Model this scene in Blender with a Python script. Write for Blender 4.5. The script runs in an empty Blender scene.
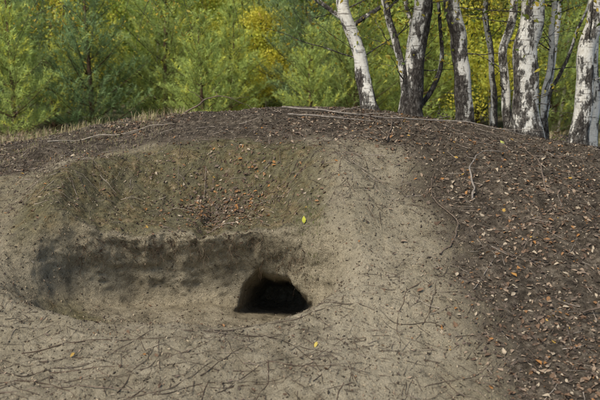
import bpy, math, random
import numpy as np
rng=np.random.default_rng(7); random.seed(7)
R=math.radians
# ---------------------------------------------------------------- helpers
def sstep(a,b,x):
    t=np.clip((x-a)/(b-a),0,1); return t*t*(3-2*t)
def _h(ix,iy,iz,s):
    h=(ix.astype(np.uint32)*np.uint32(374761393)+iy.astype(np.uint32)*np.uint32(668265263)+iz.astype(np.uint32)*np.uint32(2246822519)+np.uint32((s*3266489917)&0xffffffff))
    h=(h^(h>>np.uint32(13)))*np.uint32(1274126177); h=h^(h>>np.uint32(16)); h=h*np.uint32(2654435761); h^=(h>>np.uint32(15))
    return h.astype(np.float64)/4294967295.0
def vn(x,y,z=None,s=1):
    x=np.asarray(x,float); y=np.asarray(y,float)
    flat=z is None
    z=np.zeros_like(x) if flat else np.asarray(z,float)
    ix=np.floor(x).astype(np.int64);iy=np.floor(y).astype(np.int64);iz=np.floor(z).astype(np.int64)
    fx=x-ix;fy=y-iy;fz=z-iz
    fx=fx*fx*(3-2*fx);fy=fy*fy*(3-2*fy);fz=fz*fz*(3-2*fz)
    out=0
    for a in (0,1):
        for b in (0,1):
            for c in ((0,) if flat else (0,1)):
                w=(fx if a else 1-fx)*(fy if b else 1-fy)*(fz if c else 1-fz)
                out=out+w*_h(ix+a,iy+b,iz+c,s)
    return out*2-1
def fbm(x,y,z=None,o=4,s=1,g=.5):
    t=0;a=1
    for i in range(o):
        k=2.03**i
        t=t+a*vn(x*k+i*3.7,y*k+i*1.3,None if z is None else z*k,s+i*17); a*=g
    return t
def mk(name,V,T=None,Q=None,col=None,mats=(),mi=None,smooth=False,parent=None,link=True):
    V=np.asarray(V,float)
    T=np.zeros((0,3),int) if T is None or len(T)==0 else np.asarray(T,int)
    Q=np.zeros((0,4),int) if Q is None or len(Q)==0 else np.asarray(Q,int)
    me=bpy.data.meshes.new(name)
    me.vertices.add(len(V)); me.vertices.foreach_set("co",V.ravel())
    nl=len(T)*3+len(Q)*4
    me.loops.add(nl); me.loops.foreach_set("vertex_index",np.concatenate([T.ravel(),Q.ravel()]).astype(np.int32))
    me.polygons.add(len(T)+len(Q))
    ls=np.concatenate([np.arange(len(T))*3,len(T)*3+np.arange(len(Q))*4]).astype(np.int32)
    me.polygons.foreach_set("loop_start",ls)
    if mi is not None: me.polygons.foreach_set("material_index",np.asarray(mi,np.int32))
    if smooth: me.polygons.foreach_set("use_smooth",np.ones(len(T)+len(Q),bool))
    me.update(calc_edges=True)
    if col is not None:
        at=me.color_attributes.new(name="Col",type='FLOAT_COLOR',domain='POINT')
        c=np.ones((len(V),4)); c[:,:3]=col; at.data.foreach_set("color",c.ravel())
    for m in mats: me.materials.append(m)
    if not link: return me
    ob=bpy.data.objects.new(name,me); bpy.context.scene.collection.objects.link(ob)
    if parent: ob.parent=parent
    return ob
class Acc:
    def __init__(s): s.V=[];s.T=[];s.Q=[];s.C=[];s.mt=[];s.mq=[];s.n=0
    def add(s,V,T=None,Q=None,C=(1,1,1),m=0):
        V=np.asarray(V,float); s.V.append(V)
        C=np.asarray(C,float)
        s.C.append(np.tile(C,(len(V),1)) if C.ndim==1 else C)
        if T is not None and len(T): s.T.append(np.asarray(T)+s.n); s.mt.append(np.full(len(T),m))
        if Q is not None and len(Q): s.Q.append(np.asarray(Q)+s.n); s.mq.append(np.full(len(Q),m))
        s.n+=len(V)
    def make(s,name,mats,smooth=False,link=True,parent=None):
        V=np.concatenate(s.V);C=np.concatenate(s.C)
        T=np.concatenate(s.T) if s.T else None;Q=np.concatenate(s.Q) if s.Q else None
        mi=np.concatenate(s.mt+s.mq)
        return mk(name,V,T,Q,C,mats,mi,smooth,parent,link)
def catmull(P,n):
    P=np.asarray(P,float); P=np.vstack([2*P[0]-P[1],P,2*P[-1]-P[-2]])
    out=[]
    for i in range(1,len(P)-2):
        t=np.linspace(0,1,n,endpoint=False)[:,None]
        a,b,c,d=P[i-1],P[i],P[i+1],P[i+2]
        out.append(.5*((2*b)+(c-a)*t+(2*a-5*b+4*c-d)*t**2+(3*b-a-3*c+d)*t**3))
    out.append(P[-2][None]); return np.vstack(out)
def tube(P,rad,seg=6,rough=0,seed=0):
    P=np.asarray(P,float); n=len(P); rad=np.broadcast_to(rad,(n,)).astype(float)
    tg=np.gradient(P,axis=0); tg/=np.linalg.norm(tg,axis=1)[:,None]+1e-9
    ref=np.where(np.abs(tg[:,2:3])<.9,np.array([[0,0,1.]]),np.array([[1.,0,0]]))
    if np.mean(np.abs(tg[:,2]))>.6: ref=np.tile([[0,1.,0]],(n,1))
    a=np.cross(tg,ref); a/=np.linalg.norm(a,axis=1)[:,None]+1e-9; b=np.cross(tg,a)
    th=np.linspace(0,2*math.pi,seg,endpoint=False)
    rr=rad[:,None]*np.ones((1,seg))
    if rough:
        L=np.concatenate([[0],np.cumsum(np.linalg.norm(np.diff(P,axis=0),axis=1))])
        rr=rr*(1+rough*fbm(np.cos(th)[None]*1.5+L[:,None]*0,np.sin(th)[None]*1.5+seed*7.7+L[:,None]*0,L[:,None]*5+0*th[None],3,seed))
    V=P[:,None]+rr[...,None]*(a[:,None]*np.cos(th)[None,:,None]+b[:,None]*np.sin(th)[None,:,None])
    i=np.arange(n-1)[:,None]*seg; j=np.arange(seg)[None]; k=(j+1)%seg
    Q=np.stack([i+j,i+k,i+seg+k,i+seg+j],-1).reshape(-1,4)
    return V.reshape(-1,3),Q
def norm(v): return v/(np.linalg.norm(v,axis=-1,keepdims=True)+1e-9)
def rvec(n): return norm(rng.normal(size=(n,3)))
# ---------------------------------------------------------------- node helpers
def mat(name):
    m=bpy.data.materials.new(name); m.use_nodes=True; nt=m.node_tree
    b=nt.nodes["Principled BSDF"]; b.inputs["Roughness"].default_value=.9
    b.inputs["Specular IOR Level"].default_value=.2
    return m,nt,b
def N(nt,t,**k):
    n=nt.nodes.new(t)
    for a,v in k.items(): setattr(n,a,v)
    return n
def noise(nt,vec,scale,det=4,rough=.6):
    n=N(nt,'ShaderNodeTexNoise'); n.inputs['Scale'].default_value=scale; n.inputs['Detail'].default_value=det; n.inputs['Roughness'].default_value=rough
    nt.links.new(vec,n.inputs['Vector']); return n.outputs['Fac']
def ramp(nt,fac,stops):
    n=N(nt,'ShaderNodeValToRGB'); nt.links.new(fac,n.inputs[0]); e=n.color_ramp.elements
    while len(e)<len(stops): e.new(.5)
    for x,(p,c) in zip(e,stops):
        x.position=p; x.color=(*c,1) if len(c)==3 else c
    return n.outputs[0]
def mixc(nt,f,a,b,mode='MIX'):
    n=N(nt,'ShaderNodeMix',data_type='RGBA',blend_type=mode)
    for s,v in ((0,f),(6,a),(7,b)):
        if isinstance(v,(int,float)): n.inputs[s].default_value=v
        elif isinstance(v,tuple): n.inputs[s].default_value=(*v,1)
        else: nt.links.new(v,n.inputs[s])
    return n.outputs[2]
def math_(nt,op,a,b=None,c=None):
    n=N(nt,'ShaderNodeMath',operation=op)
    for i,v in enumerate((a,b,c)):
        if v is None: continue
        if isinstance(v,(int,float)): n.inputs[i].default_value=v
        else: nt.links.new(v,n.inputs[i])
    return n.outputs[0]
def g3(v): return (v,v,v)
def ground_mat():
    m,nt,b=mat("ground_soil")
    tc=N(nt,'ShaderNodeNewGeometry').outputs['Position']
    at=N(nt,'ShaderNodeAttribute',attribute_name="Col")
    sp=N(nt,'ShaderNodeSeparateColor'); nt.links.new(at.outputs['Color'],sp.inputs[0])
    hum,moss,lite=sp.outputs[0],sp.outputs[1],sp.outputs[2]
    n2=noise(nt,tc,28,6,.7); n3=noise(nt,tc,160,4,.75); n4=noise(nt,tc,8,6,.68); n5=noise(nt,tc,75,4,.7)
    sand=ramp(nt,n4,[(.3,(.185,.155,.105)),(.45,(.34,.285,.19)),(.58,(.455,.385,.265)),(.72,(.56,.475,.335))])
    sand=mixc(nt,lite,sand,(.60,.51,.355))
    grain=ramp(nt,n3,[(.3,g3(.45)),(.5,g3(.95)),(.7,g3(1.25))])
    sand=mixc(nt,1.0,sand,grain,'MULTIPLY')
    clod=ramp(nt,n2,[(.34,g3(.38)),(.46,g3(.9)),(.7,g3(1.15))])
    sand=mixc(nt,.75,sand,clod,'MULTIPLY')
    pep=ramp(nt,n5,[(.31,g3(.35)),(.38,g3(1))])
    sand=mixc(nt,.8,sand,pep,'MULTIPLY')
    humc=ramp(nt,n2,[(.3,(.040,.031,.022)),(.45,(.105,.083,.059)),(.57,(.18,.145,.105)),(.70,(.32,.26,.19))])
    humc=mixc(nt,.8,humc,grain,'MULTIPLY')
    humc=mixc(nt,1.0,humc,ramp(nt,n4,[(.35,g3(.55)),(.65,g3(1.4))]),'MULTIPLY')
    mossc=ramp(nt,n2,[(.3,(.050,.043,.022)),(.45,(.132,.113,.062)),(.58,(.222,.190,.108)),(.72,(.38,.32,.20))])
    mossc=mixc(nt,.8,mossc,grain,'MULTIPLY')
    mossc=mixc(nt,1.0,mossc,ramp(nt,n4,[(.33,(.50,.60,.42)),(.48,(.90,.95,.82)),(.62,(1.45,1.3,1.25))]),'MULTIPLY')
    mm=math_(nt,'ADD',moss,math_(nt,'MULTIPLY',math_(nt,'SUBTRACT',n4,.5),3.4)); mm=math_(nt,'MULTIPLY',mm,math_(nt,'MINIMUM',math_(nt,'MULTIPLY',moss,2),1.0))
    mk_=N(nt,'ShaderNodeClamp'); nt.links.new(mm,mk_.inputs[0])
    c=mixc(nt,mk_.outputs[0],sand,mossc)
    hh=math_(nt,'ADD',hum,math_(nt,'MULTIPLY',math_(nt,'SUBTRACT',n2,.5),1.4)); hh=math_(nt,'ADD',hh,math_(nt,'MULTIPLY',math_(nt,'SUBTRACT',n4,.5),1.6))
    hr=N(nt,'ShaderNodeMapRange'); nt.links.new(hh,hr.inputs[0]); hr.inputs[1].default_value=.3; hr.inputs[2].default_value=.7
    c=mixc(nt,hr.outputs[0],c,humc)
    nt.links.new(c,b.inputs['Base Color']); b.inputs['Roughness'].default_value=1; b.inputs['Specular IOR Level'].default_value=.1
    h=math_(nt,'ADD',math_(nt,'MULTIPLY',n2,1.0),math_(nt,'MULTIPLY',n3,.35)); h=math_(nt,'ADD',h,math_(nt,'MULTIPLY',n5,.5))
    bp=N(nt,'ShaderNodeBump'); bp.inputs['Strength'].default_value=1; bp.inputs['Distance'].default_value=.035
    nt.links.new(h,bp.inputs['Height']); nt.links.new(bp.outputs[0],b.inputs['Normal'])
    return m
def col_mat(name,rough=.8,trans=0,spec=.2,var=0):
    m,nt,b=mat(name)
    at=N(nt,'ShaderNodeAttribute',attribute_name="Col"); c=at.outputs['Color']
    if var:
        tc=N(nt,'ShaderNodeNewGeometry').outputs['Position']
        c=mixc(nt,var,c,ramp(nt,noise(nt,tc,40,4),[(.35,g3(.4)),(.65,g3(1.35))]),'MULTIPLY')
    nt.links.new(c,b.inputs['Base Color']); b.inputs['Roughness'].default_value=rough; b.inputs['Specular IOR Level'].default_value=spec
    if trans:
        tr=N(nt,'ShaderNodeBsdfTranslucent'); nt.links.new(c,tr.inputs[0])
        mx=N(nt,'ShaderNodeMixShader'); mx.inputs[0].default_value=trans
        nt.links.new(b.outputs[0],mx.inputs[1]); nt.links.new(tr.outputs[0],mx.inputs[2])
        nt.links.new(mx.outputs[0],nt.nodes['Material Output'].inputs[0])
    return m
def bark_mat():
    m,nt,b=mat("birch_bark")
    tc=N(nt,'ShaderNodeNewGeometry').outputs['Position']
    at=N(nt,'ShaderNodeAttribute',attribute_name="Col")
    sp=N(nt,'ShaderNodeSeparateColor'); nt.links.new(at.outputs['Color'],sp.inputs[0])
    def mapped(s):
        mp=N(nt,'ShaderNodeMapping'); mp.inputs['Scale'].default_value=s; nt.links.new(tc,mp.inputs[0]); return mp.outputs[0]
    len_=noise(nt,mapped((9,9,75)),1,4,.65)
    pat=noise(nt,mapped((11,11,4.5)),1,6,.72)
    fine=noise(nt,mapped((45,45,20)),1,5,.7)
    white=ramp(nt,fine,[(.3,(.42,.38,.31)),(.45,(.66,.62,.54)),(.7,(.80,.77,.70))])
    lf=ramp(nt,len_,[(.56,g3(0)),(.63,g3(1))])
    c=mixc(nt,math_(nt,'MULTIPLY',lf,.75),white,(.09,.07,.055))
    k=math_(nt,'ADD',pat,math_(nt,'MULTIPLY',sp.outputs[0],.34))
    k=math_(nt,'ADD',k,math_(nt,'MULTIPLY',math_(nt,'SUBTRACT',fine,.5),.35))
    kr=N(nt,'ShaderNodeMapRange'); nt.links.new(k,kr.inputs[0]); kr.inputs[1].default_value=.60; kr.inputs[2].default_value=.66
    dark=ramp(nt,fine,[(.3,(.015,.012,.010)),(.5,(.07,.058,.048)),(.68,(.30,.27,.23))])
    c=mixc(nt,kr.outputs[0],c,dark)
    nt.links.new(c,b.inputs['Base Color']); b.inputs['Roughness'].default_value=.75
    h=math_(nt,'ADD',math_(nt,'MULTIPLY',kr.outputs[0],math_(nt,'MULTIPLY',fine,1.8)),math_(nt,'MULTIPLY',fine,.3))
    bp=N(nt,'ShaderNodeBump'); bp.inputs['Strength'].default_value=.9; bp.inputs['Distance'].default_value=.025
    nt.links.new(h,bp.inputs['Height']); nt.links.new(bp.outputs[0],b.inputs['Normal'])
    return m
M_ground=ground_mat(); M_bark=bark_mat()
M_litter=col_mat("dead_leaves",.7,.12,.3); M_wood=col_mat("dead_wood",.85,0,.2,.7)
M_needle=col_mat("pine_needles",.6,.35,.3); M_leaf=col_mat("birch_leaves",.55,.45,.3); M_grass=col_mat("dry_grass_blades",.8,.3)
M_pbark=col_mat("pine_bark",.9,0,.1,.7)
# ---------------------------------------------------------------- ground
_cx=np.array([-60,-6,-4,-2.66,-1.78,-1.07,-.53,.27,.89,1.42,1.95,2.47,2.66,4,6.5,60])
_cz=np.array([.72,.74,.86,1.08,1.29,1.39,1.43,1.435,1.385,1.325,1.24,1.14,1.09,.88,.74,.72])
def Zc(x):
    o=np.linspace(-.5,.5,9); w=np.exp(-(o/.28)**2); w/=w.sum()
    return sum(wi*np.interp(x+oi,_cx,_cz) for oi,wi in zip(o,w))
def surface(x,y):
    """maps plan parameters to 3-D ground position, with masks"""
    zc=Zc(x); zf=.15-.15*sstep(2.5,-2,y)
    z=zf+(zc-zf)*sstep(3.0,6.95,y)
    z=np.where(y>6.95,.75+(zc-.75)*(1-sstep(7.2,11.,y)),z)
    z=z+.12*fbm(x*.12,y*.12,None,3,5)*sstep(11,22,np.hypot(x,y))
    near=sstep(9,6.5,np.abs(y))*sstep(7,4,np.abs(x))
    z=z+.035*fbm(x*1.3,y*1.3,None,3,3)+.022*near*fbm(x*3.1,y*3.1,None,2,9)*sstep(5.8,6.6,y)
    wx=.06*fbm(x*2.2,y*2.2,None,3,11); wy=.05*fbm(x*2.4,y*2.4,None,3,12)
    r2=np.sqrt(((x+.62+wx)/1.02)**2+((y-5.2+wy)/.80)**2)
    z=z-.17*(1-sstep(.66,1.02,r2))
    z=z+.17*np.exp(-((x+1.48)/.28)**2-((y-5.32)/.40)**2)+.15*np.exp(-((x-.22)/.24)**2-((y-5.30)/.42)**2)
    z=z-.15*np.exp(-((x+.58)/.38)**2-((y-5.60)/.28)**2)
    slope=sstep(1.0,.8,r2)*(y>4.9)
    z=z+slope*.034*fbm(x*7+.5*wy*10,y*2.2,None,4,33)
    z=z-.05*np.exp(-((x+.65)/.8)**2-((y-4.3)/.3)**2)-.05*np.exp(-((x+.22)/.28)**2-((y-4.4)/.25)**2)
    a,b_=.90,.44; X=(x+.70+.6*wx)/a; Y=(y-4.70+.6*wy)/b_
    r=(np.abs(X)**2.15+np.abs(Y)**2.15)**(1/2.15)+1e-6
    sd=(r-1)*.4; hy=np.hypot(X,Y+1e-6); ny=Y/hy; nx=X/hy
    bk=sstep(-.35,.4,ny); bs=sstep(.0,.6,ny)
    left=sstep(.4,.95,-nx); right=sstep(.5,.95,nx)
    w=.10*(1-bk)+.05*bk; w=w+(.10-w)*np.maximum(left,right*.6)
    m=sstep(-w,w,sd)
    fl=.19-.03*sstep(-.7,-.2,x)+.05*left+.07*np.clip(r,0,1.2)**2
    fl=np.minimum(fl,z)
    z=np.where(m<1,fl*(1-m)+z*m,z)
    z=z+near*(.013*fbm(x*6,y*6,None,4,21)+.0045*fbm(x*30,y*30,None,3,23))
    cl=vn(x*17,y*17,None,31); z=z+near*.010*sstep(.4,.9,cl)
    A=bs*(.100+.022*fbm(x*6,y*6,None,3,41)); B=bs*(.155+.04*np.exp(-((x+.3)/.35)**2)+.012*fbm(x*3,z*4,None,2,43))
    sh=-A*np.exp(-((sd-.042)/np.where(sd>.042,.14,.035))**2)+B*np.exp(-((sd+.035)/.06)**2)
    px=x+sh*nx*.5; py=y+sh*np.abs(ny)
    wall=bk*np.exp(-(sd/.07)**2)
    nn=fbm(px*11,z*17,py*5,4,51,.6); py=py+wall*.017*nn; px=px+wall*.008*fbm(px*9,z*12,None,3,52)
    rh=(np.abs((x+.22)/.205)**2.6+np.abs((sd+.060)/.052)**2.6)**(1/2.6)+.07*fbm(x*14,y*20,None,2,61)+10*(ny<.1)
    hd=1-sstep(.7,1.1,rh)
    px=px+.04*hd; py=py+.85*hd; z=z-.16*hd
    nb=fbm(x*1.7,y*1.7,None,4,71)
    xb=np.interp(y,[3,3.7,4.3,5,5.8,6.5],[.95,.80,.74,.72,.55,.1])
    h1=sstep(-.20,.38,x-xb+.18*nb)
    h2=sstep(-.12,.2,y-np.interp(x,[-2.6,-1.6,-.6,.3,1],[5.7,5.95,6.1,6.0,5.6])+.12*nb)
    hum=np.maximum(h1,h2); hum=hum*(1-sstep(8,10,y)*.6)
    patch=np.exp(-((x+.52)/.22)**2-((y-5.65)/.22)**2); hum=np.maximum(hum,.6*patch)
    rt_=1-.65*sstep(-.05,.3,x)
    moss=sstep(.70,.95,r2+.12*nb)*sstep(1.26,1.05,r2)*(y>4.7)*rt_
    moss=np.maximum(moss*.9,.85*sstep(.03,.1,sd)*sstep(1.15,.9,r2)*bk*rt_)
    moss=np.maximum(moss,.6*np.exp(-((x-.1)/.12)**2-((y-5.1)/.25)**2))*(1-wall)
    moss=np.maximum(moss,.42*sstep(.0,.6,fbm(x*1.1+4,y*1.1,None,3,79))*(y<6)*(y>3)*(sd>.05))
    moss=np.maximum(moss,.9*sstep(8.3,11,np.hypot(x*.6,y)))
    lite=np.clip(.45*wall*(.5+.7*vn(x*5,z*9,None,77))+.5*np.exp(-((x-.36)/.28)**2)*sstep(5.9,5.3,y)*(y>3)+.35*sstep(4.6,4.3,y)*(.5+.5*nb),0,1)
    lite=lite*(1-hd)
    return np.stack([px,py,z],-1),np.stack([hum,moss,lite],-1)
def grow(a,b,s,g):
    o=[];v=a
    while v<b: o.append(v); s*=g; v+=s
    return np.array(o+[b])
xf=np.arange(-2.7,2.9,.0095)
xs=np.concatenate([-grow(2.71,260,.015,1.09)[::-1],xf,grow(2.905,260,.015,1.09)])
ys=np.concatenate([-grow(0,200,.3,1.25)[::-1],np.arange(.15,3.2,.07),np.arange(3.2,4.6,.011),np.arange(4.6,4.93,.007),np.arange(4.93,5.2,.003),np.arange(5.2,7.6,.011),grow(7.6,300,.014,1.05)])
xs=np.unique(xs);ys=np.unique(ys)
GX,GY=np.meshgrid(xs,ys); P,MK=surface(GX,GY)
ny_,nx_=GX.shape
i=np.arange((ny_-1))[:,None]*nx_+np.arange(nx_-1)[None]
Q=np.stack([i,i+1,i+nx_+1,i+nx_],-1).reshape(-1,4)
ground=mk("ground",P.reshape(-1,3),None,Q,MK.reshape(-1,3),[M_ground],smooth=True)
PM=np.concatenate([P,MK],-1)
def samp(x,y):
    x=np.atleast_1d(np.asarray(x,float));y=np.atleast_1d(np.asarray(y,float))
    a=np.clip(np.searchsorted(xs,x)-1,0,nx_-2);b=np.clip(np.searchsorted(ys,y)-1,0,ny_-2)
    fx=((x-xs[a])/(xs[a+1]-xs[a]))[:,None];fy=((y-ys[b])/(ys[b+1]-ys[b]))[:,None]
    return PM[b,a]*(1-fx)*(1-fy)+PM[b,a+1]*fx*(1-fy)+PM[b+1,a]*(1-fx)*fy+PM[b+1,a+1]*fx*fy
def sp(x,y): return samp(x,y)[:,:3]
def sp_n(x,y,e=.012):
    x=np.atleast_1d(np.asarray(x,float));y=np.atleast_1d(np.asarray(y,float))
    p=sp(x,y); a=sp(x+e,y)-p; b=sp(x,y+e)-p
    return p,norm(np.cross(a,b))
def gz(x,y): return float(sp([x],[y])[0,2])
# ---------------------------------------------------------------- leaf litter
def leaves(acc,pos,nrm,size,cols,curl=.35,lift=.004,tilt=.5,m=0,r=None):
    r=r or rng
    n=len(pos)
    if n==0: return
    up=norm(nrm+tilt*r.normal(size=(n,3))*.6); up=np.where((np.sum(up*nrm,-1)<0)[:,None],-up,up)
    t=norm(np.cross(up,norm(r.normal(size=(n,3))))); s=np.cross(up,t)
    sh=np.array([[-.5,0,.0],[-.25,.30,1],[.1,.27,.8],[.55,0,.3],[.1,-.27,.8],[-.25,-.30,1],[-.1,0,0]])
    V=np.zeros((n,7,3)); c=r.uniform(-.2,1,n)*curl
    for k,(u,v,h) in enumerate(sh):
        V[:,k]=pos+nrm*lift+size[:,None]*(t*u+s*v*r.uniform(.6,1.1,(n,1))+up*(h*c)[:,None]+up*(.25*u*u*c)[:,None])
    T=np.array([[0,6,1],[1,6,2],[2,6,3],[3,6,4],[4,6,5],[5,6,0]])
    TT=(np.arange(n)[:,None,None]*7+T[None]).reshape(-1,3)
    acc.add(V.reshape(-1,3),TT,None,np.repeat(cols,7,0)*r.uniform(.85,1.15,(n*7,1)),m)
def leafq(acc,pos,size,cols,m,r):
    """cheap 2-triangle folded leaves for distant foliage"""
    n=len(pos); t=norm(r.normal(size=(n,3))); s=norm(np.cross(t,r.normal(size=(n,3)))); u=np.cross(t,s); z=size[:,None]
    V=np.stack([pos-t*z*.5,pos+s*z*.33+u*z*.1,pos+t*z*.5,pos-s*z*.33+u*z*.1],1)
    k=np.arange(n)[:,None]*4
    T=(k[:,None,:]+np.array([[0,1,2],[0,2,3]])[None]).reshape(-1,3)
    acc.add(V.reshape(-1,3),T,None,np.repeat(cols,4,0),m)
LC=np.array([[.11,.068,.042],[.18,.11,.065],[.07,.05,.036],[.27,.14,.06],[.34,.16,.05],[.30,.22,.15],[.42,.34,.24],[.15,.11,.08],[.42,.26,.06]])
def pick(n,p): return LC[rng.choice(len(LC),n,p=np.array(p)/sum(p))]
lit=Acc()
def hmask(x,y): return samp(x,y)[:,3]
def scatter(n,x0,x1,y0,y1,dens):
    x=rng.uniform(x0,x1,n*4);y=rng.uniform(y0,y1,n*4)
    d=dens(x,y); k=rng.uniform(0,1,n*4)<d; return x[k][:n],y[k][:n]
def sz(n,a,b): return a+(b-a)*rng.uniform(0,1,n)**1.8
x,y=scatter(14500,.3,4.2,3.0,7.6,lambda x,y:hmask(x,y)*np.clip(.5+.7*fbm(x*2.1,y*2.1,None,3,91),.05,1)*np.interp(y,[3,5,6,7.6],[1,.8,.5,.4]))
p,n=sp_n(x,y); leaves(lit,p,n,sz(len(p),.010,.040),pick(len(p),[5,5,5,1.5,.9,4,2.4,6,.2]))
x,y=scatter(7500,-3.5,1.2,5.6,8.2,lambda x,y:hmask(x,y)*np.clip(.5+.7*fbm(x*2.1,y*2.1,None,3,92),.05,1))
p,n=sp_n(x,y); leaves(lit,p,n,sz(len(p),.010,.036),pick(len(p),[5,4,6,.9,.3,5,2.5,6,.1]))
x,y=rng.normal(-.52,.19,850),rng.normal(5.62,.18,850)
p,n=sp_n(x,y); leaves(lit,p,n,sz(len(p),.014,.036),pick(len(p),[6,6,5,3,1.2,2,1,5,0]))
x,y=rng.uniform(-2.6,.9,750),rng.uniform(3.3,5.9,750)
p,n=sp_n(x,y); leaves(lit,p,n,sz(len(p),.010,.03),pick(len(p),[5,5,4,1.5,.6,2,1.5,3,.1]))
x,y=rng.uniform(-1.9,.3,650),rng.uniform(5.2,6.1,650)
p,n=sp_n(x,y); leaves(lit,p,n,sz(len(p),.010,.032),pick(len(p),[5,5,4,1.5,.8,2,1.5,3,.1]))
for (lx,ly,s,c) in ((.05,5.14,.050,(.50,.50,.06)),(.08,4.0,.035,(.5,.38,.08)),(-1.1,3.9,.032,(.4,.25,.06)),(1.5,6.2,.045,(.4,.42,.1)),(1.95,3.8,.04,(.5,.33,.1)),(1.2,4.6,.04,(.42,.22,.06))):
    p,n=sp_n([lx],[ly]); leaves(lit,p,norm(n+np.array([[0,-.8,.2]])),np.array([s]),np.array([c]),lift=.012,tilt=.05)
lit.make("leaf_litter",[M_litter])
deb=Acc()
def flakes(x,y,s0,s1,cols,flat=.5):
    p,n_=sp_n(x,y); n=len(p)
    a=rvec(n);b=norm(np.cross(a,rvec(n)));c=np.cross(a,b)
    s=rng.uniform(s0,s1,(n,1))*rng.uniform(.5,1.2,(n,1)); el=rng.uniform(.8,2.6,(n,1))
    V=np.stack([a*s*el,-a*s*el,b*s,-b*s,c*s*flat,-c*s*flat],1)+ (p+n_*s*.35)[:,None]
    T=np.array([[0,2,4],[2,1,4],[1,3,4],[3,0,4],[2,0,5],[1,2,5],[3,1,5],[0,3,5]])
    deb.add(V.reshape(-1,3),(np.arange(n)[:,None,None]*6+T[None]).reshape(-1,3),None,np.repeat(cols,6,0))
x,y=scatter(34000,-3.5,4,3,7.9,lambda x,y:hmask(x,y)*.8+.02)
c=np.array([[.04,.03,.022],[.09,.068,.05],[.17,.135,.10],[.32,.26,.19]])[rng.choice(4,len(x),p=[.33,.3,.22,.15])]
flakes(x,y,.002,.008,c)
x,y=rng.uniform(-2.8,1.1,20000),rng.uniform(3.2,6,20000)
c=np.array([[.06,.045,.03],[.14,.105,.07],[.42,.34,.23],[.28,.21,.14]])[rng.choice(4,len(x),p=[.33,.25,.2,.22])]
flakes(x,y,.0015,.0065,c)
deb.make("soil_crumbs",[M_litter])
# twigs, roots
tw=Acc()
def strand(x,y,ang,L,r,col,wig=.5,lift=.004,seg=4,step=.02,bow=0):
    n=max(4,int(L/step)); a=ang+np.cumsum(rng.normal(0,wig,n))*step*3
    X=x+np.cumsum(np.cos(a))*L/n; Y=y+np.cumsum(np.sin(a))*L/n
    if np.any((np.abs((X+.70)/.99)**2.1+np.abs((Y-4.72)/.54)**2.1)<1): return
    p,nn=sp_n(X,Y,.03); t=np.linspace(0,1,n)
    k=np.ones(5)/5
    pz=np.convolve(np.pad(p[:,2],2,mode='edge'),k,'valid'); p[:,2]=np.maximum(pz,p[:,2]-.002)
    p=p+nn*(lift+r*.6)+np.array([0,0,1])*(bow*np.sin(t*math.pi))[:,None]
    V,Q=tube(p,r*(1-.7*t),seg); tw.add(V,None,Q,np.array(col)*rng.uniform(.7,1.25))
DW=[(.13,.096,.068),(.22,.175,.135),(.07,.052,.038),(.36,.30,.24),(.10,.068,.048)]
x,y=scatter(3000,-3.5,4,3.1,7.8,lambda x,y:hmask(x,y))
for a,b in zip(x,y): strand(a,b,rng.uniform(0,6.28),rng.uniform(.04,.20),rng.uniform(.0010,.0026),random.choice(DW),.6)
for _ in range(1400):
    strand(rng.uniform(-2.7,1),rng.uniform(3.2,4.6),rng.uniform(0,6.28),rng.uniform(.03,.16),rng.uniform(.0008,.0021),random.choice(DW[:3]+[DW[4]]),.8)
for _ in range(750):
    strand(rng.uniform(-2.2,.7),rng.uniform(5.1,6.05),rng.uniform(0,6.28),rng.uniform(.04,.18),rng.uniform(.0008,.0022),random.choice(DW),.8)
for _ in range(115):
    strand(rng.uniform(-2.6,.8),rng.uniform(3.3,4.5),rng.choice([2.6,-.5,.9,-2.2,.2])+rng.normal(0,.4),rng.uniform(.2,.7),rng.uniform(.0014,.0032),random.choice([DW[0],DW[2],DW[4]]),2.4,lift=.0)
for (x0,y0,an,L,r,c) in [(-2.3,3.62,.1,1.0,.005,DW[0]),(-1.6,3.85,-.5,.7,.004,DW[2]),(-2.2,4.2,-.9,.8,.005,DW[0]),(-.9,3.5,.5,.7,.0035,DW[0]),(-.3,4.1,-.3,.7,.0035,DW[2]),(-1.4,4.0,-.1,.8,.0035,DW[4])]:
    strand(x0,y0,an,L,r,c,1.4,lift=.0)
tw.make("twig_litter",[M_wood])
def branch(P,r,col,forks=(),name="fallen_branch"):
    tw2=Acc(); X=catmull(P,16); n=len(X); s_=abs(P[0][0]*13)+1
    q=np.linspace(0,n/9,n)
    X=X+np.stack([.022*fbm(q,np.full(n,3.3+s_),None,3,1),.03*fbm(q,np.full(n,5.3+s_),None,3,2),.012*fbm(q,np.full(n,7.3+s_),None,3,3)],-1)
    t=np.linspace(0,1,n)
    V,Q=tube(X,r*(1-.75*t)*(1+.15*vn(q*5,q*0,None,4)),7,.15,int(s_)); tw2.add(V,None,Q,col)
    for (f,d,L) in forks:
        k=int(f*(n-1)); d=np.array(d,float)
        pts=X[k]+np.linspace(0,1,12)[:,None]*d*L; w=np.linspace(0,1,12)[:,None]; pts+=np.cumsum(rng.normal(0,.006,pts.shape),0)*w
        gzv=sp(pts[:,0],pts[:,1])[:,2]; pts[:,2]=np.maximum(pts[:,2],gzv+.004)
        V,Q=tube(pts,r*.55*(1-t[k]*.5)*np.linspace(1,.3,12),6); tw2.add(V,None,Q,col)
    return tw2.make(name,[M_wood],True)
def gp(x,y,h): return (x,y,gz(x,y)+h)
grey=(.24,.205,.17); tan=(.16,.12,.088)
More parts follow.
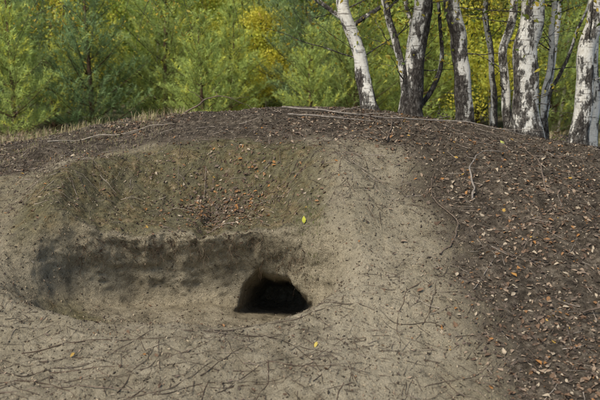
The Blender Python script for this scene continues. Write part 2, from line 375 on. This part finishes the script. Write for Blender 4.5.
branch([gp(-.15,6.75,.02),gp(.35,6.62,.025),gp(.8,6.68,.03),gp(1.3,6.75,.04),gp(1.9,6.7,.02),gp(2.5,6.55,.015)],.0085,grey,[(.15,(.8,-.3,.05),.3),(.25,(.8,-.3,.05),.35),(.4,(-.6,.4,.05),.25),(.5,(.7,.4,.1),.3),(.7,(.8,-.45,.02),.4),(.85,(.8,.4,.05),.3)])
branch([gp(-.1,6.5,.015),gp(.3,6.42,.02),gp(.75,6.35,.015)],.0075,grey,[(.4,(.8,.4,.05),.25),(.7,(.8,-.4,.05),.2)])
branch([gp(-1.9,6.35,.015),gp(-1.6,6.45,.02),gp(-1.2,6.5,.015),gp(-1.0,6.52,.015)],.007,(.33,.28,.22),[(.5,(.8,-.3,.05),.2)])
branch([gp(-.95,6.8,.0),gp(-.75,6.8,.10),gp(-.6,6.85,.13),gp(-.4,6.9,.02)],.007,tan,[(.3,(-.5,-.1,.4),.25),(.6,(.9,0,-.1),.25),(.5,(-.3,.2,.6),.12)])
branch([gp(1.1,5.3,.02),gp(1.16,5.6,.05),gp(1.28,5.85,.04),gp(1.5,6.0,.02)],.007,grey,[(.5,(-.5,.7,.1),.2),(.75,(.6,.3,.1),.15)])
branch([gp(1.62,5.35,.02),gp(1.65,5.7,.05),gp(1.6,6.1,.05)],.0065,tan,[(.4,(-.6,.6,.05),.15)])
branch([gp(1.5,4.3,.02),gp(1.9,4.5,.03),gp(2.3,4.75,.03)],.006,tan,[(.5,(.4,.6,.1),.2)])
branch([gp(.8,4.7,.01),gp(.95,5.0,.02),gp(.85,5.4,.02),gp(.98,5.8,.02)],.005,tan)
branch([gp(.62,6.0,.01),gp(.7,6.25,.03),gp(.66,6.5,.02)],.006,tan)
branch([gp(-2.0,3.7,.01),gp(-1.5,3.62,.012),gp(-1.1,3.66,.01),gp(-.7,3.6,.01)],.006,tan,[(.4,(.6,.5,.02),.2)])
rt=Acc()
for _ in range(300):
    X=rng.uniform(-1.4,.02); rel=(X+.70)/.90; yl=4.70+.44*(max(0,1-abs(rel)**2.15))**(1/2.15)+rng.uniform(-.005,.05)
    p0=sp([X],[yl])[0]; L=rng.uniform(.03,.16)*rng.uniform(.4,1.1); m=8; t=np.linspace(0,1,m)
    pts=p0+np.stack([np.cumsum(rng.normal(0,.010,m)),.02*np.sin(t*3)-.012+np.cumsum(rng.normal(0,.006,m)),.01-t*L],-1)
    V,Q=tube(pts,rng.uniform(.0007,.0024)*(1-.7*t),4); rt.add(V,None,Q,random.choice([(.12,.08,.05),(.07,.045,.03),(.2,.15,.1)]))
rt.make("hanging_roots",[M_wood])
# ---------------------------------------------------------------- grass / moss tufts
def blades(acc,base,H,W,cols,lean=.5):
    n=len(base); d=rng.uniform(0,6.28,n); dv=np.stack([np.cos(d),np.sin(d),0*d],-1); sv=np.stack([-np.sin(d),np.cos(d),0*d],-1)
    l=rng.uniform(.1,1,n)*lean; H=H[:,None];W=W[:,None];l=l[:,None]; up=np.array([[0,0,1.]])
    V=np.stack([base-sv*W,base+sv*W,base+up*H*.6+dv*H*l*.35-sv*W*.7,base+up*H*.6+dv*H*l*.35+sv*W*.7,base+up*H*.95*(1-.3*l)+dv*H*l],1)
    k=np.arange(n)[:,None]*5
    acc.add(V.reshape(-1,3),(k[:,None,:]+np.array([[2,3,4]])[None]).reshape(-1,3),(k[:,None,:]+np.array([[0,1,3,2]])[None]).reshape(-1,4),np.repeat(cols,5,0))
gr=Acc()
def tufts(nt,x0,x1,y0,y1,per,H,cols,W=.0022,spread=.05):
    cx=rng.uniform(x0,x1,nt);cy=rng.uniform(y0,y1,nt)
    k=fbm(cx*.5,cy*.5,None,2,8)>-.5; cx=np.repeat(cx[k],per);cy=np.repeat(cy[k],per); n=len(cx)
    b=sp(cx+rng.normal(0,spread,n),cy+rng.normal(0,spread,n)); b[:,2]-=.01
    blades(gr,b,rng.uniform(.4,1.1,n)*H,np.full(n,W),np.array(cols)[rng.choice(len(cols),n)]*rng.uniform(.7,1.2,(n,1)),.8)
dry=[(.46,.38,.21),(.52,.44,.26),(.32,.32,.12),(.36,.26,.15)]
tufts(520,-5.5,-1.0,7.0,10.5,28,.13,dry,.0025)
tufts(500,-11,-.5,10,16,26,.24,dry,.005,.14)
tufts(250,0,12,9,16,26,.25,dry+[(.14,.18,.04)],.005,.12)
tufts(340,-3.2,-1.0,5.9,7.3,12,.05,dry,.0012,.05)
gr.make("dry_grass",[M_grass])
gr=Acc()
grn=[(.16,.19,.05),(.20,.22,.08),(.13,.15,.05)]
tufts(40,.02,.16,4.98,5.35,16,.035,grn,.0012,.025)
tufts(90,-1.7,.2,5.85,6.15,8,.022,grn+dry[:1],.0010,.04)
tufts(200,-1.5,.1,5.25,5.9,8,.018,grn+dry[:1],.0009,.04)
gr.make("moss_tufts",[M_grass])
hs=Acc()
for _ in range(170):
    X,Y=rng.uniform(-9,6),rng.uniform(8.0,14); b=sp([X],[Y])[0]; k=150
    d=rvec(k); d[:,2]=np.abs(d[:,2]); q=b+d*np.array([.26,.26,.18])*rng.uniform(.3,1,(k,1))
    leaves(hs,q,rvec(k),rng.uniform(.015,.04,k),np.array([[.26,.18,.14],[.32,.23,.17],[.20,.20,.08]])[rng.choice(3,k)])
hs.make("heather_shrubs",[M_litter])
# ---------------------------------------------------------------- birches
birch_cols=np.array([[.26,.28,.04],[.36,.31,.045],[.17,.22,.035],[.46,.34,.045],[.12,.17,.03]])
def birch(stems,crown=3000,seed=1,black=1.0,name="birch_tree",sprigs=()):
    acc=Acc()
    for (P,r0,r1) in stems:
        big=r0>.03
        X=catmull(P,46 if big else 20); n=len(X)
        X[:,0]+=.026*fbm(X[:,2]*2.6,np.full(n,seed*1.7),None,2,seed); X[:,1]+=.012*fbm(X[:,2]*3,np.full(n,seed*2.7),None,2,seed+3)
        zz=X[:,2]-X[0,2]; t=zz/max(zz.max(),1e-3)
        rad=r0+(r1-r0)*np.clip(t,0,1)**.8; rad=rad*(1+.4*np.exp(-zz/.12)*(1 if big else 0))
        sg=22 if big else 8
        V,Q=tube(X,rad,sg,.10 if big else .02,seed)
        hz=np.repeat(zz,sg); th=np.tile(np.arange(sg)/sg*6.283,n)
        blk=black*(np.exp(-hz/.30)*.40+.20+.22*np.sin(th+seed))+(.25 if not big else 0)
        acc.add(V,None,Q,np.stack([blk,hz*0,hz*0],-1),0)
        if zz.max()>3.5:
            for k in range(9):   # small side twigs low on the trunk
                z0=rng.uniform(.3,1.6); i0=int(np.argmin(abs(zz-z0))); a=rng.uniform(0,6.28); L=rng.uniform(.3,.9)
                s=np.linspace(0,1,10)[:,None]
                tp=X[i0]+np.array([math.cos(a),math.sin(a)*.6,0])*L*s+np.array([0,0,1])*L*rng.uniform(-.1,.6)*s+np.cumsum(rng.normal(0,.012,(10,3)),0)*s
                V,Q=tube(tp,rng.uniform(.003,.008)*(1-.7*s[:,0]),5); acc.add(V,None,Q,(.7,0,0),0)
                m=rng.integers(0,9)
                if m: q=tp[rng.integers(4,10,m)]+rng.normal(0,.03,(m,3)); leaves(acc,q,rvec(m),rng.uniform(.025,.045,m),birch_cols[rng.choice(5,m,p=[.2,.3,.1,.4,.0])],m=1)
            for k in range(13):
                f=rng.uniform(.42,.98); i0=int(f*(n-1)); a=rng.uniform(0,6.28); L=(1.15-f)*rng.uniform(1.4,2.4)+.3
                s=np.linspace(0,1,12)[:,None]; d=np.array([math.cos(a),math.sin(a),0])
                lp=X[i0]+d*L*s+np.array([0,0,1])*(L*.75*s-L*.55*s**2.5)+rng.normal(0,.02,(12,3))*s
                V,Q=tube(lp,rad[i0]*.35*(1-.85*s[:,0])+.003,6); acc.add(V,None,Q,(.5,0,0),0)
                m=crown//13; w=rng.integers(3,12,m); drop=rng.uniform(0,1,m)**1.5*.7
                sub=rng.integers(0,9,m); off=norm(np.sin(sub[:,None]*np.array([[1.3,2.1,.7]])+k))*.28
                q=lp[w]+off+rng.normal(0,.10,(m,3))-np.array([[0,0,1]])*drop[:,None]
                leaves(acc,q,rvec(m),rng.uniform(.03,.055,m),birch_cols[rng.choice(5,m,p=[.3,.25,.2,.15,.1])],m=1)
                for u in range(5):
                    i1=rng.integers(4,12); dl=rng.uniform(.3,.8); tt=np.linspace(0,1,6)[:,None]
                    tp=lp[i1]+norm(rng.normal(size=3)*[1,1,.2])*.25*tt-np.array([0,0,1])*dl*tt**1.6
                    V,Q=tube(tp,.003*(1-.6*tt[:,0]),4); acc.add(V,None,Q,(.8,0,0),0)
    for (a,b,nl) in sprigs:
        a=np.array(a,float);b=np.array(b,float);s=np.linspace(0,1,14)[:,None]
        lp=a+(b-a)*s+np.array([0,0,1])*.35*np.sin(s*math.pi); V,Q=tube(lp,.012*(1-.85*s[:,0]),5); acc.add(V,None,Q,(.7,0,0),0)
        for k in range(nl):
            i1=rng.integers(6,14); dl=rng.uniform(.1,.6); tt=np.linspace(0,1,8)[:,None]
            tp=lp[i1]+rng.normal(size=3)*[.3,.3,.03]*tt-np.array([0,0,1])*dl*tt**1.4
            V,Q=tube(tp,.0025*(1-.6*tt[:,0]),4); acc.add(V,None,Q,(.8,0,0),0)
            m=10; q=tp[rng.integers(2,8,m)]+rng.normal(0,.03,(m,3)); leaves(acc,q,rvec(m),rng.uniform(.03,.05,m),birch_cols[rng.choice(5,m,p=[.2,.3,.1,.4,.0])],m=1)
    return acc.make(name,[M_bark,M_leaf],True)
def stem(pts,y,r0=.1,r1=.02,x_top=None,H=8):
    x0,_=pts[0]; zb=gz(x0,y)-.08
    P=[(x0,y,zb)]+[(a,y+.02*i,z) for i,(a,z) in enumerate(pts[1:])]
    a,z=pts[-1]; dx=a-pts[-2][0]
    P+=[(a+dx*.8,y+.1,z+.9),(a+dx*1.0+(.1 if x_top is None else x_top),y+.2,(z+H)/2+.6),(a+dx*.9,y+.1,H)]
    return (P,r0,r1)
birch([stem([(.67,0),(.60,1.62),(.52,1.95),(.38,2.42)],7.55,r0=.071,r1=.012,H=7)],2000,3,1.8)
B3=([(1.08,7.72,1.42),(1.22,7.75,1.62),(1.30,7.75,1.9),(1.25,7.8,2.45),(1.3,7.85,3.0)],.026,.01)
birch([stem([(1.0,0),(1.04,1.9),(1.10,2.42)],7.65,r0=.101,r1=.015,H=8.5),stem([(.97,0),(.935,1.72),(.85,2.05),(.74,2.42)],7.6,r0=.039,r1=.01,H=6),B3],2000,5,1.5,sprigs=[((1.1,7.8,3.2),(.2,8.3,2.45),12)])
birch([stem([(1.49,0),(1.45,1.9),(1.36,2.42)],7.65,r0=.085,r1=.015,H=8)],2000,8,1.4,sprigs=[((1.3,7.8,3.2),(1.75,8.6,2.5),12)])
birch([stem([(1.86,0),(1.80,1.9),(1.76,2.44)],8.0,r0=.034,r1=.01,H=6)],1000,11,1.9)
birch([stem([(1.97,0),(1.985,1.9),(2.0,2.4)],7.35,r0=.118,r1=.02,H=9),stem([(1.86,0),(1.83,1.9),(1.88,2.42)],7.5,r0=.043,r1=.01,H=7)],2300,13,.8)
birch([stem([(2.28,0),(2.30,1.9),(2.32,2.42)],7.8,r0=.034,r1=.01,H=6),([(2.29,7.8,1.35),(2.38,7.8,1.7),(2.55,7.82,2.15),(2.8,7.9,2.8)],.022,.008)],1000,17,.9,sprigs=[((2.3,7.9,3.2),(2.75,8.7,2.45),12)])
birch([stem([(2.42,0),(2.47,1.8),(2.55,2.38)],7.25,r0=.084,r1=.015,H=8)],2000,19,.8)
birch([stem([(2.95,0),(2.92,1.8),(2.9,2.4)],8.4,r0=.06,r1=.01,H=7)],1500,23,.9)
birch([stem([(1.35,0),(1.32,1.7),(1.22,2.5)],9.6,r0=.036,r1=.01,H=6)],900,37,.9)
birch([stem([(2.95,0),(3.0,1.7),(3.1,2.5)],10.2,r0=.045,r1=.01,H=6)],900,41,.7)
birch([stem([(-4.3,0),(-4.35,1.8),(-4.3,2.4)],8.6,r0=.09,r1=.015,H=7)],1500,29,.9,sprigs=[((-4.3,8.65,3.3),(-2.3,8.3,2.42),24),((-4.3,8.65,3.6),(-1.4,8.5,2.52),16)])
# ---------------------------------------------------------------- background trees
def pine_mesh(h,seed,col,nd=95):
    r=np.random.default_rng(seed); acc=Acc()
    z=np.linspace(0,h,14); tr=np.stack([.05*np.sin(z+seed),.05*np.cos(z*1.3+seed),z],-1)
    V,Q=tube(tr,np.linspace(.024*h**.7,.008,14),8); acc.add(V,None,Q,(.11,.07,.045),0)
    zz=.12; segs=[]
    while zz<h-.05:
        nb=r.integers(6,9); L0=min(1.35,.42*(h-zz)+.15)*(.85 if zz<.4 else 1); a0=r.uniform(0,6.28)
        for k in range(nb):
            a=a0+k*6.283/nb+r.normal(0,.2); L=L0*r.uniform(.65,1.15); el=.25+.6*(zz/h)+r.normal(0,.10)
            d=np.array([math.cos(a)*math.cos(el),math.sin(a)*math.cos(el),math.sin(el)])
            s=np.linspace(0,1,7)[:,None]; bp=np.array([0,0,zz])+d*L*s+np.array([0,0,1])*L*.22*s**2
            V,Q=tube(bp,(.004+.007*L)*(1-.7*s[:,0]),4); acc.add(V,None,Q,(.12,.075,.045),0)
            segs.append((bp[1],bp[3]));segs.append((bp[3],bp[5]));segs.append((bp[5],bp[6]+d*.06))
            m=int(L/.085)
            for j in range(m):
                f=.15+.85*j/m; p0=bp[0]+(bp[6]-bp[0])*f; sd=1 if j%2 else -1
                b2=a+sd*r.uniform(.4,1.1); e2=el+r.uniform(.1,.7); l2=(1-f)*L*.5+r.uniform(.10,.2)
                segs.append((p0,p0+np.array([math.cos(b2)*math.cos(e2),math.sin(b2)*math.cos(e2),math.sin(e2)])*l2))
        zz+=r.uniform(.22,.32)
    segs.append((np.array([0,0,h-.3]),np.array([0,0,h+.15])))
    A=np.array([s[0] for s in segs]);B=np.array([s[1] for s in segs]); ln=np.linalg.norm(B-A,axis=1)
    cnt=np.maximum(6,(ln*nd).astype(int)); idx=np.repeat(np.arange(len(A)),cnt); n=len(idx)
    t=r.uniform(0,1,n)[:,None]; base=A[idx]+(B-A)[idx]*t; ax=norm((B-A)[idx])
    rd=norm(np.cross(ax,r.normal(size=(n,3)))); d=norm(ax*.8+rd); l=r.uniform(.06,.10,n)[:,None]; w=norm(np.cross(d,r.normal(size=(n,3))))*.005
    V=np.stack([base-w,base+w,base+d*l],1).reshape(-1,3)
    cv=r.uniform(.65,1.35,len(A))[idx]*(.7+.6*t[:,0])
    C=np.array(col)[None]*cv[:,None]; yl=(r.uniform(0,1,len(A))<.2)[idx]; C=np.where(yl[:,None],C*np.array([[1.5,1.25,.8]]),C)
    acc.add(V,np.arange(3*n).reshape(-1,3),None,np.repeat(C,3,0),1)
    return acc.make("pine_tree_mesh",[M_pbark,M_needle],link=False)
def decid_mesh(h,seed,cols,nl=15000,ls=(.04,.07),bushy=.25):
    r=np.random.default_rng(seed); acc=Acc()
    z=np.linspace(0,h,14); tr=np.stack([.12*np.sin(z*.8+seed),.12*np.cos(z*.9+seed),z],-1)
    V,Q=tube(tr,np.linspace(.009*h,.006,14),8); acc.add(V,None,Q,(.3,.27,.23),0)
    nb=int(11*h); per=nl//nb
    for k in range(nb):
        f=r.uniform(bushy,.98); i0=int(f*13); a=r.uniform(0,6.28); L=min(1.5,(1.1-f)*h*.34)*r.uniform(.6,1.2)+.25
        s=np.linspace(0,1,8)[:,None]; d=np.array([math.cos(a),math.sin(a),0])
        lp=tr[i0]+d*L*s+np.array([0,0,1])*(L*.9*s-L*.45*s**2)
        V,Q=tube(lp,.010*(1-.8*s[:,0]),4); acc.add(V,None,Q,(.12,.09,.07),0)
        w=r.integers(2,8,per); cl=r.integers(0,7,per); off=norm(np.sin(cl[:,None]*np.array([[1.9,2.7,1.1]])+k))*.2
        q=lp[w]+off+r.normal(0,.085,(per,3))
        cc=np.array(cols)[r.integers(0,len(cols))]*r.uniform(.75,1.2)*r.uniform(.8,1.2,(per,1))
        leafq(acc,q,r.uniform(*ls,per),cc,1,r)
    return acc.make("birch_sapling_mesh",[M_pbark,M_leaf],link=False)
pines=[pine_mesh(3.2,1,(.22,.31,.13)),pine_mesh(3.9,2,(.32,.39,.12)),pine_mesh(2.6,3,(.39,.47,.13)),pine_mesh(4.4,4,(.23,.31,.14))]
yg=[(.48,.51,.08),(.57,.53,.08),(.40,.47,.08)]; gg=[(.33,.42,.09),(.41,.48,.09),(.27,.36,.08)]; ye=[(.66,.59,.08),(.62,.56,.08),(.52,.53,.08)]
dec=[decid_mesh(3.6,11,yg,bushy=.05),decid_mesh(4.6,12,gg,18000,bushy=.08),decid_mesh(2.6,13,ye,10000,bushy=.03),decid_mesh(5.2,14,yg,18000,bushy=.1)]
def put(me,name,x,y,s,parent=None):
    o=bpy.data.objects.new(name,me); bpy.context.scene.collection.objects.link(o)
    o.location=(x,y,gz(x,y)-.05); o.rotation_euler=(0,0,random.uniform(0,6.28)); o.scale=(s,s,s*random.uniform(.95,1.1))
    if parent: o.parent=parent
    return o
for k,i_,x,y,s in [('p',0,-6.2,16.0,1.0),('p',2,-5.0,14.5,1.0),('p',0,-3.9,15.5,1.05),('p',1,-2.6,16.5,.95),('d',2,-.6,17.5,.95),('p',3,.2,16.8,.9),('p',2,-1.7,14.6,.8),('p',1,1.0,15.5,.85),
                   ('d',0,-7.6,18,1),('p',2,2.3,16,1.2),('d',2,3.6,15.5,1.0),('d',0,2.9,18,.9),('p',1,4.8,16,.9),('d',3,5.6,18,.9),('d',1,-3.2,19.5,.9),('p',3,-5.4,18.5,1),('d',1,.8,20,.9),('p',0,4.2,20,1.1),('d',0,1.7,18.5,1),('p',2,-7.3,15.5,1.2),('p',1,6.8,17,1),
                   ('d',2,-4.5,18.0,1.1),('p',1,-.9,19.0,1.0),('p',0,6.0,15,.9),('d',1,-6.6,20,1.0),('p',2,.2,14.8,.7),('p',2,-1.3,15.9,.9),('d',0,-2.0,18.3,.95)]:
    put(pines[i_] if k=='p' else dec[i_],"pine_tree" if k=='p' else ("birch_sapling"),x,y,s)
df=bpy.data.objects.new("distant_forest",None); bpy.context.scene.collection.objects.link(df)
for row,(yy,n,w,s) in enumerate([(22,14,11,1.25),(28,15,14,1.6),(37,16,18,2.3),(52,17,28,3.4)]):
    for k in range(n):
        x=-w+2*w*(k+random.uniform(.1,.9))/n
        me=random.choice(pines+dec+[dec[0],dec[1]])
        put(me,"forest_tree",x,yy+random.uniform(-1.5,1.5),s*random.uniform(.8,1.2),df)
# ---------------------------------------------------------------- light, camera
w=bpy.data.worlds.new("World"); bpy.context.scene.world=w; w.use_nodes=True; nt=w.node_tree
sky=nt.nodes.new('ShaderNodeTexSky'); sky.sky_type='NISHITA'; sky.sun_disc=False
el,az=R(50),R(-139)   # sun behind-left of the camera
sky.sun_elevation=el; sky.sun_rotation=az
nt.links.new(sky.outputs[0],nt.nodes['Background'].inputs[0]); nt.nodes['Background'].inputs[1].default_value=.15
sl=bpy.data.lights.new("sun","SUN"); sl.energy=4.3; sl.angle=R(22); sl.color=(1,.93,.80)
so=bpy.data.objects.new("sun",sl); bpy.context.scene.collection.objects.link(so)
from mathutils import Vector
sdv=Vector((math.sin(az)*math.cos(el),math.cos(az)*math.cos(el),math.sin(el)))
so.rotation_euler=sdv.to_track_quat('Z','Y').to_euler()
cam=bpy.data.cameras.new("camera"); co=bpy.data.objects.new("camera",cam); bpy.context.scene.collection.objects.link(co)
co.location=(0,0,1.6); co.rotation_euler=(R(82.5),0,0); cam.lens=50; cam.sensor_width=36; cam.clip_end=1000
cam.dof.use_dof=True; cam.dof.focus_distance=5.8; cam.dof.aperture_fstop=3.5
sc=bpy.context.scene; sc.camera=co; sc.view_settings.view_transform='Standard'; sc.view_settings.look='None'; sc.view_settings.exposure=0
